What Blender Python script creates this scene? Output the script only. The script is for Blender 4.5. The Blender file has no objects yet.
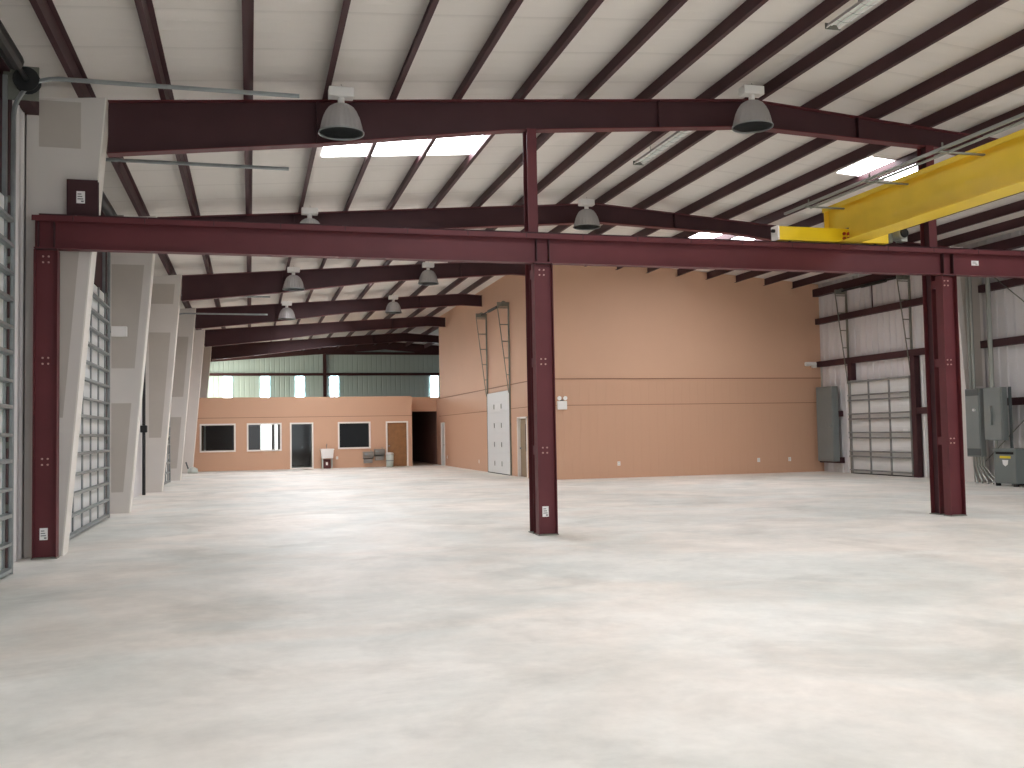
import bpy, bmesh, math, random
from mathutils import Vector, Matrix
random.seed(4)
C = bpy.context.scene.collection
PI = math.pi

# ------------------------------------------------------------------ materials
def lin(c):
    return tuple(((v/255)/12.92 if v/255 <= .04045 else ((v/255+.055)/1.055)**2.4) for v in c)

def mat(name, rgb, rough=.6, metal=0., spec=.5, emit=None, estr=0., alpha=1., trans=0., var=0., vscale=3., bump=0., bscale=40.):
    m = bpy.data.materials.new(name); m.use_nodes = True
    nt = m.node_tree; b = nt.nodes['Principled BSDF']
    col = (*lin(rgb), 1)
    b.inputs['Base Color'].default_value = col
    b.inputs['Roughness'].default_value = rough
    b.inputs['Metallic'].default_value = metal
    b.inputs['Specular IOR Level'].default_value = spec
    b.inputs['Alpha'].default_value = alpha
    b.inputs['Transmission Weight'].default_value = trans
    if emit:
        b.inputs['Emission Color'].default_value = (*lin(emit), 1)
        b.inputs['Emission Strength'].default_value = estr
    if var or bump:
        tc = nt.nodes.new('ShaderNodeTexCoord')
        n = nt.nodes.new('ShaderNodeTexNoise'); n.inputs['Scale'].default_value = vscale; n.inputs['Detail'].default_value = 5
        nt.links.new(tc.outputs['Object'], n.inputs['Vector'])
        if var:
            r = nt.nodes.new('ShaderNodeValToRGB')
            lo = tuple(v*(1-var) for v in col[:3]); hi = tuple(min(1, v*(1+var)) for v in col[:3])
            r.color_ramp.elements[0].position = .3; r.color_ramp.elements[1].position = .7
            r.color_ramp.elements[0].color = (*lo, 1); r.color_ramp.elements[1].color = (*hi, 1)
            nt.links.new(n.outputs['Fac'], r.inputs['Fac']); nt.links.new(r.outputs['Color'], b.inputs['Base Color'])
        if bump:
            n2 = nt.nodes.new('ShaderNodeTexNoise'); n2.inputs['Scale'].default_value = bscale
            nt.links.new(tc.outputs['Object'], n2.inputs['Vector'])
            bp = nt.nodes.new('ShaderNodeBump'); bp.inputs['Strength'].default_value = bump; bp.inputs['Distance'].default_value = .01
            nt.links.new(n2.outputs['Fac'], bp.inputs['Height']); nt.links.new(bp.outputs['Normal'], b.inputs['Normal'])
    return m

def ribbed(m, axis, pitch, width=.12, strength=.5, dist=.02):
    """vertical ribs as a bump across one axis"""
    nt = m.node_tree; b = nt.nodes['Principled BSDF']
    tc = nt.nodes.new('ShaderNodeTexCoord'); s = nt.nodes.new('ShaderNodeSeparateXYZ')
    nt.links.new(tc.outputs['Object'], s.inputs[0])
    d = nt.nodes.new('ShaderNodeMath'); d.operation = 'DIVIDE'; d.inputs[1].default_value = pitch
    nt.links.new(s.outputs[axis], d.inputs[0])
    f = nt.nodes.new('ShaderNodeMath'); f.operation = 'FRACT'; nt.links.new(d.outputs[0], f.inputs[0])
    p = nt.nodes.new('ShaderNodeMath'); p.operation = 'PINGPONG'; p.inputs[1].default_value = .5; nt.links.new(f.outputs[0], p.inputs[0])
    l = nt.nodes.new('ShaderNodeMapRange'); l.inputs['From Min'].default_value = 0; l.inputs['From Max'].default_value = width
    nt.links.new(p.outputs[0], l.inputs[0])
    bp = nt.nodes.new('ShaderNodeBump'); bp.inputs['Strength'].default_value = strength; bp.inputs['Distance'].default_value = dist
    nt.links.new(l.outputs[0], bp.inputs['Height']); nt.links.new(bp.outputs['Normal'], b.inputs['Normal'])
    return m

M = {}
M['steel'] = mat('maroon_primer', (98, 46, 50), .5, spec=.3, var=.1, vscale=1.5)
M['steel_dark'] = mat('dark_maroon_primer', (70, 43, 46), .55, spec=.3, var=.1, vscale=1.5)
M['galv'] = mat('galvanised_steel', (150, 156, 156), .4, metal=.55, var=.12, vscale=6)
M['galv_dull'] = mat('dull_galvanised_steel', (128, 130, 120), .5, metal=.4, var=.1, vscale=6)
M['conduit'] = mat('grey_conduit', (158, 160, 152), .4, metal=.5)
M['black'] = mat('black_steel', (26, 27, 27), .5)
M['rubber'] = mat('black_gap', (14, 14, 15), .8)
M['bolt'] = mat('bolt_heads', (196, 160, 150), .4, metal=.3)
M['drywall'] = mat('joint_compound', (214, 209, 203), .85, var=.03, vscale=1.2)
M['paper'] = mat('bare_drywall_paper', (188, 181, 172), .9, var=.03, vscale=2)
M['lit_edge'] = mat('lit_edge_white', (240, 236, 228), .6)  # whiter than the casing, side light put into the colour
M['doorwhite'] = mat('white_door_skin', (222, 224, 222), .5)
M['liner'] = mat('white_wall_liner', (222, 219, 218), .55, var=.025, vscale=1)
M['liner_green'] = ribbed(mat('pale_green_liner', (192, 212, 212), .55), 0, .3, .15, .7, .03)
M['ceil'] = mat('white_faced_insulation', (214, 209, 201), .7)
M['brown'] = mat('tan_brown_paint', (212, 171, 142), .62, var=.02, vscale=.7)
M['brown_ribs'] = ribbed(mat('tan_brown_ribbed_liner', (206, 164, 135), .5), 0, .3, .1, .35, .01)
M['brown_ribs_side'] = ribbed(mat('tan_brown_ribbed_side_liner', (206, 164, 135), .5), 1, .3, .1, .35, .01)
M['seam'] = mat('brown_seam', (148, 108, 84), .7)
M['wframe'] = mat('white_trim_paint', (244, 238, 230), .5)
M['wood'] = mat('oak_veneer', (150, 106, 64), .5, var=.12, vscale=5)
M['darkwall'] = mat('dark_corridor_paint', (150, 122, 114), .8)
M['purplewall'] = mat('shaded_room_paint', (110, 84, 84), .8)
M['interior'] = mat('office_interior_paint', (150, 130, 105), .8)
M['yellow'] = mat('crane_yellow_paint', (238, 204, 62), .38, spec=.5, var=.05, vscale=2)
M['yellow_deep'] = mat('crane_yellow_truck_paint', (244, 208, 30), .4)
M['red'] = mat('red_fastener', (160, 40, 24), .5)
M['elec'] = mat('grey_electrical_enclosure', (128, 134, 132), .45, var=.04, vscale=2)
M['elec_dark'] = mat('dark_grey_enclosure', (84, 90, 90), .5)
M['transformer'] = mat('blue_grey_transformer_paint', (112, 120, 118), .45)
M['label'] = mat('white_paper_label', (240, 240, 238), .6)
M['print'] = mat('grey_label_print', (120, 122, 124), .6)
M['yellowlabel'] = mat('yellow_warning_label', (232, 208, 40), .6)
M['ballast'] = mat('white_ballast_paint', (232, 230, 226), .45)
M['stainless'] = mat('stainless_steel', (150, 146, 140), .45, metal=.35)
M['plastic'] = mat('white_plastic', (240, 238, 234), .4)
M['greyplastic'] = mat('pale_grey_plastic', (196, 204, 196), .4)
M['cardboard'] = mat('dark_red_carton', (96, 50, 48), .8)
M['blackglass'] = mat('dark_window_glass', (20, 22, 24), .25, spec=.2)
M['sky_panel'] = mat('translucent_skylight_panel', (250, 250, 250), .5, emit=(248, 249, 255), estr=11)
M['sky_window'] = mat('daylight_window_slot', (250, 250, 250), .5, emit=(226, 246, 255), estr=11)
M['warm_window'] = mat('sunlit_translucent_panel', (250, 250, 250), .5, emit=(255, 250, 228), estr=6)
M['office_window'] = mat('daylit_office_window', (250, 250, 250), .5, emit=(255, 255, 255), estr=2.2)
M['tube'] = mat('unlit_fluorescent_tube', (226, 232, 226), .3)

def glass_mat():
    m = bpy.data.materials.new('window_glass'); m.use_nodes = True; nt = m.node_tree; nt.nodes.clear()
    o = nt.nodes.new('ShaderNodeOutputMaterial'); mx = nt.nodes.new('ShaderNodeMixShader')
    t = nt.nodes.new('ShaderNodeBsdfTransparent'); g = nt.nodes.new('ShaderNodeBsdfGlossy')
    t.inputs[0].default_value = (.85, .88, .87, 1); g.inputs['Roughness'].default_value = .05
    mx.inputs[0].default_value = .025
    nt.links.new(t.outputs[0], mx.inputs[1]); nt.links.new(g.outputs[0], mx.inputs[2]); nt.links.new(mx.outputs[0], o.inputs[0])
    return m
M['glass'] = glass_mat()

def acrylic_mat():
    """ribbed prismatic acrylic of the high bay reflectors"""
    m = bpy.data.materials.new('prismatic_acrylic'); m.use_nodes = True; nt = m.node_tree; nt.nodes.clear()
    o = nt.nodes.new('ShaderNodeOutputMaterial'); mx = nt.nodes.new('ShaderNodeMixShader'); m2 = nt.nodes.new('ShaderNodeMixShader')
    t = nt.nodes.new('ShaderNodeBsdfTransparent'); g = nt.nodes.new('ShaderNodeBsdfGlossy'); d = nt.nodes.new('ShaderNodeBsdfDiffuse'); tl = nt.nodes.new('ShaderNodeBsdfTranslucent')
    t.inputs[0].default_value = (.9, .9, .9, 1); g.inputs['Roughness'].default_value = .25; g.inputs['Color'].default_value = (.8, .8, .8, 1)
    d.inputs['Color'].default_value = (.85, .83, .83, 1); tl.inputs['Color'].default_value = (.9, .88, .88, 1)
    m3 = nt.nodes.new('ShaderNodeMixShader'); m3.inputs[0].default_value = .5
    nt.links.new(d.outputs[0], m3.inputs[1]); nt.links.new(tl.outputs[0], m3.inputs[2])
    m2.inputs[0].default_value = .3
    nt.links.new(m3.outputs[0], m2.inputs[1]); nt.links.new(g.outputs[0], m2.inputs[2])
    mx.inputs[0].default_value = .52
    nt.links.new(t.outputs[0], mx.inputs[1]); nt.links.new(m2.outputs[0], mx.inputs[2]); nt.links.new(mx.outputs[0], o.inputs[0])
    return m
M['acrylic'] = acrylic_mat()

def floor_mat():
    m = bpy.data.materials.new('sealed_concrete'); m.use_nodes = True; nt = m.node_tree; b = nt.nodes['Principled BSDF']
    tc = nt.nodes.new('ShaderNodeTexCoord')
    def noise(scale, detail, sx=1, sy=1, dist=0.):
        mp = nt.nodes.new('ShaderNodeMapping'); mp.inputs['Scale'].default_value = (sx, sy, 1)
        n = nt.nodes.new('ShaderNodeTexNoise'); n.inputs['Scale'].default_value = scale; n.inputs['Detail'].default_value = detail
        n.inputs['Roughness'].default_value = .62; n.inputs['Distortion'].default_value = dist
        nt.links.new(tc.outputs['Object'], mp.inputs[0]); nt.links.new(mp.outputs[0], n.inputs['Vector']); return n
    def ramp(n, a, b_, ca, cb):
        r = nt.nodes.new('ShaderNodeValToRGB'); e = r.color_ramp.elements
        e[0].position = a; e[1].position = b_; e[0].color = (*ca, 1); e[1].color = (*cb, 1)
        nt.links.new(n.outputs['Fac'], r.inputs[0]); return r
    def mul(a, b_, fac=1.):
        x = nt.nodes.new('ShaderNodeMix'); x.data_type = 'RGBA'; x.blend_type = 'MULTIPLY'; x.inputs[0].default_value = fac
        nt.links.new(a, x.inputs[6]); nt.links.new(b_, x.inputs[7]); return x.outputs[2]
    big = ramp(noise(.42, 6, 1, 1, .6), .36, .62, lin((226, 225, 218)), lin((248, 244, 237)))
    hue = ramp(noise(.3, 3, 1, 1, 1.), .4, .62, (1.0, .975, .95), (.955, .985, .985))
    mid = ramp(noise(1.6, 9, 1, 1, .3), .36, .62, (.9, .9, .895), (1, 1, 1))
    fine = ramp(noise(9, 8), .3, .6, (.95, .95, .945), (1, 1, 1))
    stain = ramp(noise(.55, 9, 1, 1.1, .5), .36, .47, (.87, .87, .86), (1, 1, 1))
    c = mul(mul(mul(mul(big.outputs[0], hue.outputs[0]), mid.outputs[0]), fine.outputs[0]), stain.outputs[0])
    nt.links.new(c, b.inputs['Base Color'])
    rr = nt.nodes.new('ShaderNodeMapRange'); rr.inputs['To Min'].default_value = .42; rr.inputs['To Max'].default_value = .62
    nt.links.new(noise(1.5, 5).outputs['Fac'], rr.inputs[0]); nt.links.new(rr.outputs[0], b.inputs['Roughness'])
    b.inputs['Specular IOR Level'].default_value = .35
    return m
M['floor'] = floor_mat()

def ceiling_mat():
    m = M['ceil']; nt = m.node_tree; b = nt.nodes['Principled BSDF']
    tc = nt.nodes.new('ShaderNodeTexCoord'); s = nt.nodes.new('ShaderNodeSeparateXYZ'); nt.links.new(tc.outputs['Object'], s.inputs[0])
    nz = nt.nodes.new('ShaderNodeTexNoise'); nz.inputs['Scale'].default_value = .8; nt.links.new(tc.outputs['Object'], nz.inputs['Vector'])
    ad = nt.nodes.new('ShaderNodeMath'); ad.operation = 'MULTIPLY_ADD'; ad.inputs[1].default_value = .12
    nt.links.new(nz.outputs['Fac'], ad.inputs[0]); nt.links.new(s.outputs[1], ad.inputs[2])
    def saw(p, w):
        d = nt.nodes.new('ShaderNodeMath'); d.operation = 'DIVIDE'; d.inputs[1].default_value = p; nt.links.new(ad.outputs[0], d.inputs[0])
        f = nt.nodes.new('ShaderNodeMath'); f.operation = 'FRACT'; nt.links.new(d.outputs[0], f.inputs[0])
        g = nt.nodes.new('ShaderNodeMapRange'); g.inputs['From Min'].default_value = 0; g.inputs['From Max'].default_value = w
        nt.links.new(f.outputs[0], g.inputs[0]); return g.outputs[0]
    a = saw(1.22, .09); c = saw(.305, .2)
    mx = nt.nodes.new('ShaderNodeMix'); mx.data_type = 'RGBA'; mx.inputs[6].default_value = (*lin((214, 209, 202)), 1); mx.inputs[7].default_value = (*lin((226, 221, 214)), 1)
    nt.links.new(a, mx.inputs[0]); nt.links.new(mx.outputs[2], b.inputs['Base Color'])
    bp = nt.nodes.new('ShaderNodeBump'); bp.inputs['Strength'].default_value = .45; bp.inputs['Distance'].default_value = .012
    nt.links.new(c, bp.inputs['Height']); nt.links.new(bp.outputs['Normal'], b.inputs['Normal'])
ceiling_mat()

# ------------------------------------------------------------------ mesh builder
class MB:
    def __init__(s): s.v = []; s.f = []
    def add(s, vs, fs):
        k = len(s.v); s.v += [tuple(v) for v in vs]; s.f += [tuple(i+k for i in f) for f in fs]; return s
    def box(s, x0, x1, y0, y1, z0, z1):
        x0, x1 = sorted((x0, x1)); y0, y1 = sorted((y0, y1)); z0, z1 = sorted((z0, z1))
        return s.add([(x0,y0,z0),(x1,y0,z0),(x1,y1,z0),(x0,y1,z0),(x0,y0,z1),(x1,y0,z1),(x1,y1,z1),(x0,y1,z1)],
                     [(0,3,2,1),(4,5,6,7),(0,1,5,4),(1,2,6,5),(2,3,7,6),(3,0,4,7)])
    def loft(s, st, y0, y1):
        """st: (x, z low, z high) stations, extruded y0..y1"""
        n = len(st); vs = []
        for x, a, b in st: vs += [(x,y0,a),(x,y1,a),(x,y1,b),(x,y0,b)]
        fs = []
        for i in range(n-1):
            a = i*4; b = a+4
            for j in range(4):
                k = (j+1) % 4; fs.append((a+j, b+j, b+k, a+k))
        fs += [(0,1,2,3), ((n-1)*4+3,(n-1)*4+2,(n-1)*4+1,(n-1)*4)]
        return s.add(vs, fs)
    def prism(s, poly, axis, a, b):
        """poly in the two other axes, extruded along axis a..b"""
        def P(u, w, t): return {'x': (t,u,w), 'y': (u,t,w), 'z': (u,w,t)}[axis]
        n = len(poly); vs = [P(u,w,a) for u,w in poly] + [P(u,w,b) for u,w in poly]
        fs = [tuple(range(n)), tuple(range(2*n-1, n-1, -1))] + [(i, n+i, n+(i+1)%n, (i+1)%n) for i in range(n)]
        return s.add(vs, fs)
    def tube(s, pts, r, n=8):
        pts = [Vector(p) for p in pts]; vs = []; fs = []; m = len(pts)
        ref = None
        for i, p in enumerate(pts):
            d = (pts[min(i+1, m-1)] - pts[max(i-1, 0)]).normalized()
            if ref is None: ref = Vector((0,0,1)) if abs(d.z) < .9 else Vector((1,0,0))
            u = d.cross(ref).normalized(); w = d.cross(u).normalized(); ref = -w if False else ref
            for j in range(n):
                a = 2*PI*j/n; vs.append(p + u*(r*math.cos(a)) + w*(r*math.sin(a)))
        for i in range(m-1):
            for j in range(n):
                k = (j+1) % n; fs.append((i*n+j, i*n+k, (i+1)*n+k, (i+1)*n+j))
        fs += [tuple(range(n-1, -1, -1)), tuple(range((m-1)*n, m*n))]
        return s.add(vs, fs)
    def lathe(s, prof, c=(0,0,0), n=24, axis='z'):
        vs = []; fs = []; m = len(prof)
        for r, t in prof:
            for j in range(n):
                a = 2*PI*j/n; u = r*math.cos(a); w = r*math.sin(a)
                vs.append({'z': (c[0]+u, c[1]+w, c[2]+t), 'x': (c[0]+t, c[1]+u, c[2]+w), 'y': (c[0]+u, c[1]+t, c[2]+w)}[axis])
        for i in range(m-1):
            for j in range(n):
                k = (j+1) % n; fs.append((i*n+j, i*n+k, (i+1)*n+k, (i+1)*n+j))
        if prof[0][0] > 1e-4: fs.append(tuple(range(n-1, -1, -1)))
        if prof[-1][0] > 1e-4: fs.append(tuple(range((m-1)*n, m*n)))
        return s.add(vs, fs)
    def build(s, name, m, parent=None, org=(0,0,0), bevel=0., smooth=False, cap=True):
        me = bpy.data.meshes.new(name)
        me.from_pydata([(v[0]-org[0], v[1]-org[1], v[2]-org[2]) for v in s.v], [], s.f)
        bm = bmesh.new(); bm.from_mesh(me); bmesh.ops.recalc_face_normals(bm, faces=bm.faces)
        if smooth:
            for f in bm.faces: f.smooth = len(f.verts) == 4
        bm.to_mesh(me); bm.free(); me.materials.append(M[m] if isinstance(m, str) else m)
        o = bpy.data.objects.new(name, me); C.objects.link(o)
        if parent: o.parent = parent
        else: o.location = org
        if bevel:
            b = o.modifiers.new('edge', 'BEVEL'); b.width = bevel; b.segments = 2; b.limit_method = 'ANGLE'; b.angle_limit = .6
        return o

def box(*a): return MB().box(*a)

def tag(o, label, cat, group=None, kind=None):
    o['label'] = label; o['category'] = cat
    if group: o['group'] = group
    if kind: o['kind'] = kind
    return o

def thing(name, loc, label, cat, group=None, kind=None, rz=0.):
    o = bpy.data.objects.new(name, None); C.objects.link(o); o.location = loc; o.rotation_euler = (0, 0, rz)
    o.empty_display_size = .2
    return tag(o, label, cat, group, kind)

def copy_tree(o, loc=None, parent=None):
    c = o.copy(); C.objects.link(c)
    if parent: c.parent = parent
    if loc is not None: c.location = loc
    for ch in list(o.children): copy_tree(ch, None, c)
    return c

def grid_wall(u0, u1, z0, z1, holes, t0, t1, axis='x'):
    """one continuous wall with rectangular openings (u0,u1,z0,z1); along x (thick in y) or along y (thick in x)"""
    us = sorted({u0, u1, *[h[0] for h in holes], *[h[1] for h in holes]}); zs = sorted({z0, z1, *[h[2] for h in holes], *[h[3] for h in holes]})
    us = [u for u in us if u0 <= u <= u1]; zs = [z for z in zs if z0 <= z <= z1]
    nu, nz = len(us), len(zs); mb = MB()
    def P(u, t, z): return (u, t, z) if axis == 'x' else (t, u, z)
    mb.v = [P(u, t, z) for t in (t0, t1) for z in zs for u in us]
    idx = lambda t, k, i: t*nu*nz + k*nu + i
    def solid(i, k):
        if i < 0 or k < 0 or i >= nu-1 or k >= nz-1: return False
        cu = (us[i]+us[i+1])/2; cz = (zs[k]+zs[k+1])/2
        return not any(h[0] < cu < h[1] and h[2] < cz < h[3] for h in holes)
    for i in range(nu-1):
        for k in range(nz-1):
            if not solid(i, k): continue
            for t in (0, 1): mb.f.append((idx(t,k,i), idx(t,k,i+1), idx(t,k+1,i+1), idx(t,k+1,i)))
            if not solid(i-1, k): mb.f.append((idx(0,k,i), idx(0,k+1,i), idx(1,k+1,i), idx(1,k,i)))
            if not solid(i+1, k): mb.f.append((idx(0,k,i+1), idx(0,k+1,i+1), idx(1,k+1,i+1), idx(1,k,i+1)))
            if not solid(i, k-1): mb.f.append((idx(0,k,i), idx(0,k,i+1), idx(1,k,i+1), idx(1,k,i)))
            if not solid(i, k+1): mb.f.append((idx(0,k+1,i), idx(0,k+1,i+1), idx(1,k+1,i+1), idx(1,k+1,i)))
    return mb

# ------------------------------------------------------------------ dimensions (metres)
XL, XR, RIDGE = -3.02, 19.52, 8.3
YB, YE = -8.0, 61.6                      # open end behind, end wall beyond the office
ztop = lambda x: 7.2 - .0745*abs(x-RIDGE)   # top of the rafters
PUR = .255                                  # purlin depth
zroof = lambda x: ztop(x) + PUR
FRAMES = [14.8, 22.5, 30.5, 38.3, 46.0, 53.8]

# ------------------------------------------------------------------ setting
o = box(XL-.2, XR+.2, YB-.2, YE+.2, -.15, 0).build('floor', 'floor'); tag(o, 'pale blotchy sealed concrete floor of the whole hall', 'floor', kind='structure')
mb = MB().loft([(XL-.15, zroof(XL-.15), zroof(XL-.15)+.12), (RIDGE, zroof(RIDGE), zroof(RIDGE)+.12), (XR+.15, zroof(XR+.15), zroof(XR+.15)+.12)], YB-.2, YE+.2)
o = mb.build('ceiling', 'ceil'); tag(o, 'white insulated metal roof lining above the purlins, pitched to a ridge', 'ceiling', kind='structure')

def rib_profile(a, b, base, back, pitch=.305, h=.03, sgn=1):
    """closed polygon of ribbed liner: base plane with ribs standing sgn*h"""
    pts = []; u = a
    while u < b - pitch*.5:
        pts += [(u, base), (u+pitch-.09, base), (u+pitch-.065, base+sgn*h), (u+pitch-.025, base+sgn*h)]
        u += pitch
    pts += [(b, base), (b, back), (a, back)]
    return pts
mb = MB().prism(rib_profile(YB, YE, XR, XR+.12, sgn=-1), 'z', 0, 6.75)
mb.v = [(y, x, z) for x, y, z in mb.v]
o = mb.build('wall_right', 'liner'); tag(o, 'ribbed white metal liner wall with the electrical panels', 'wall', kind='structure')
mb = MB().prism(rib_profile(YB, YE, XL, XL-.12, sgn=1), 'z', 0, 6.55)
mb.v = [(y, x, z) for x, y, z in mb.v]
o = mb.build('wall_left', 'liner'); tag(o, 'white liner wall behind the row of overhead doors and drywall columns', 'wall', kind='structure')
# gable end wall
mb = MB().loft([(XL, 0, zroof(XL)+.05), (RIDGE, 0, zroof(RIDGE)+.05), (XR, 0, zroof(XR)+.05)], YE, YE+.1)
o = mb.build('wall_back', 'liner_green'); tag(o, 'pale green ribbed gable wall seen above the office roof', 'wall', kind='structure')
mb = grid_wall(XL, XR, 0, 6.6, [(-1.6, 17.9, 0, 5.0)], YB-.1, YB)
o = mb.build('wall_front', 'liner'); tag(o, 'white end wall with the wide open doorway', 'wall', kind='structure')

# tan partition block (shop room)
SX, SY, SE = 9.15, 30.3, 47.9
mb = MB().loft([(SX, 0, zroof(SX)), (XR, 0, zroof(XR))], SY, SY+.15)
o = mb.build('wall_shop_front', 'brown'); tag(o, 'tall tan partition wall facing the open hall floor', 'wall', kind='structure')
o = box(SX+.02, XR-.04, SY-.02, SY, .0, 3.27).build('wall_shop_wainscot', 'brown_ribs'); tag(o, 'tan ribbed metal wainscot on the tall front partition', 'wall', kind='structure')
side_holes = [(34.17, 37.5, 0, 3.12), (31.96, 33.2, 0, 2.1), (46.5, 47.4, 0, 2.1)]
mb = grid_wall(SY+.15, 48.6, 0, 3.3, side_holes, SX, SX+.15, 'y')
o = mb.build('wall_shop_side', 'brown_ribs_side'); tag(o, 'tan lower side partition with the tall white door', 'wall', kind='structure')
o = box(SX+.03, SX+.15, SY+.15, SE, 3.3, zroof(SX)).build('wall_shop_upper', 'brown'); tag(o, 'tan upper side partition rising to the roof above the seam', 'wall', kind='structure')
o = MB().box(SX+.15, XR, SE-.15, SE, 0, zroof(XR)-.05).build('wall_shop_back', 'brown'); tag(o, 'far end of the tan partition room', 'wall', kind='structure')
# seams
o = box(SX, XR-.04, SY-.035, SY-.0, 3.27, 3.3).build('trim_1', 'seam'); tag(o, 'thin dark seam strip high across the tall tan wall', 'trim', kind='structure')
o = box(SX, XR-.04, SY-.03, SY-.02, 2.41, 2.43).build('trim_2', 'seam'); tag(o, 'thin lower seam strip across the tall tan wall at door height', 'trim', kind='structure')
o = box(SX-.02, SX+.03, SY, SE, 3.28, 3.31).build('trim_3', 'seam'); tag(o, 'seam strip along the top of the ribbed side partition', 'trim', kind='structure')
o = box(SX-.01, SX, SY, SE, 2.41, 2.43).build('trim_4', 'seam'); tag(o, 'thin seam strip along the side partition at door height', 'trim', kind='structure')

# office block
OY, OR, OH = 47.2, 7.65, 3.41
office_holes = [(-2.17,-.72,.95,2.12), (-.07,1.37,.95,2.12), (1.9,2.84,0,2.12), (4.14,5.55,.97,2.12), (6.44,7.38,0,2.12)]
mb = grid_wall(XL+.02, OR, 0, OH, office_holes, OY, OY+.14)
o = mb.build('wall_office', 'brown'); tag(o, 'low tan office front wall with three windows and two doors', 'wall', kind='structure')
o = box(OR-.12, OR, OY+.14, 58, 0, OH).build('wall_office_side', 'brown'); tag(o, 'short tan side wall where the office meets the passage', 'wall', kind='structure')
o = MB().box(XL+.02, OR-.12, OY+.14, YE-.02, OH-.1, OH-.02).build('ceiling_office', 'interior'); tag(o, 'flat lid over the low office rooms', 'ceiling', kind='structure')
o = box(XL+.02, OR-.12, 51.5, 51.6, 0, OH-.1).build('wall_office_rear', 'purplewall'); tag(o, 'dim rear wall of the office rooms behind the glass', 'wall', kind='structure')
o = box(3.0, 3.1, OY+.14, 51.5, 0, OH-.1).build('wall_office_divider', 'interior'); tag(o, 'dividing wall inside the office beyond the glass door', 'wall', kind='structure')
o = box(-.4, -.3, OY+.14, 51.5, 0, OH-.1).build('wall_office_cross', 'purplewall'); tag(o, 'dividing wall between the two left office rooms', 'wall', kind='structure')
o = box(XL+.02, OR, OY-.01, OY, 2.45, 2.47).build('trim_5', 'seam'); tag(o, 'thin seam line across the office wall above the windows', 'trim', kind='structure')
o = box(1.6, 1.68, OY+.14, 51.5, 0, OH-.1).build('wall_office_light_stop', 'interior'); tag(o, 'added dividing wall keeping daylight out of the glass door room', 'wall', kind='structure')  # added wall, stops the window glow reaching the glass door room
# passage
o = grid_wall(OR, SX+.15, 0, OH, [(OR+.02, SX+.02, 0, 2.68)], 48.6, 48.72).build('wall_passage', 'brown'); tag(o, 'tan lintel wall over the dark passage opening', 'wall', kind='structure')
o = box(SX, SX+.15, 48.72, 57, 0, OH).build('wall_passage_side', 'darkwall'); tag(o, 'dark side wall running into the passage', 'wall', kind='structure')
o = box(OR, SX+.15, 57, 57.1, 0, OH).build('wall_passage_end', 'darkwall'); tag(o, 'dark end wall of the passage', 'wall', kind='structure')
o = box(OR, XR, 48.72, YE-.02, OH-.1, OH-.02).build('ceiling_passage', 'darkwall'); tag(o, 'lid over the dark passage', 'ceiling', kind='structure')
t = thing('door_7', (8.45, 56.98, 0), 'dark door at the end of the passage in a thin pale frame', 'door', kind='structure')
box(-.46,-.42,-.06,0,0,2.15).build('door_jamb','seam',t); box(.42,.46,-.06,0,0,2.15).build('door_jamb','seam',t); box(-.46,.46,-.06,0,2.15,2.2).build('door_head','seam',t)
box(-.42,.42,-.04,0,.01,2.15).build('door_leaf','darkwall',t)

# ------------------------------------------------------------------ end wall steel, slots
o = box(4.42, 4.62, YE-.2, YE-.01, OH, ztop(4.5)-.29).build('wind_post', 'steel_dark'); tag(o, 'dark steel post standing against the pale green gable wall', 'post')
o = box(XL+.1, XR-.1, YE-.16, YE-.02, 5.28, 5.44).build('wall_girt', 'steel_dark'); tag(o, 'dark horizontal girt above the bright window slots on the gable wall', 'girt', 'girts on the gable wall')
o = box(4.62, XR-.1, YE-.16, YE-.02, 6.6, 6.76).build('wall_girt', 'steel_dark'); tag(o, 'upper dark girt near the ridge on the gable wall', 'girt', 'girts on the gable wall')
for i, (x, w) in enumerate([(-1.31, .5), (.91, .5), (3.01, .5), (5.1, .5), (11.45, .5)]):
    t = thing(f'window_{i+1}', (x, YE-.02, 3.6), ['first bright window slot from the left door wall on the green gable wall','second bright window slot, above the second office window','third bright window slot, just before the steel wind post','fourth bright window slot, just past the steel wind post','lone bright window slot beside the tall tan side partition'][i], 'window', 'bright slots in the gable wall', 'structure')
    for a in (-w/2-.03, w/2): box(a, a+.03, -.05, 0, 0, 1.62).build('window_frame', 'wframe', t)
    box(-w/2, w/2, -.03, 0, 0, 1.62).build('window_pane', 'sky_window', t)
t = thing('window_6', (XL+.02, 57.8, 3.6), 'sunlit translucent strip in the door wall past the office', 'window', kind='structure')
box(0, .04, -3.4, 3.4, .0, 1.62).build('window_pane', 'warm_window', t)
for a in (-3.45, 3.4): box(0, .06, a, a+.05, 0, 1.62).build('window_frame', 'wframe', t)

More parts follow.
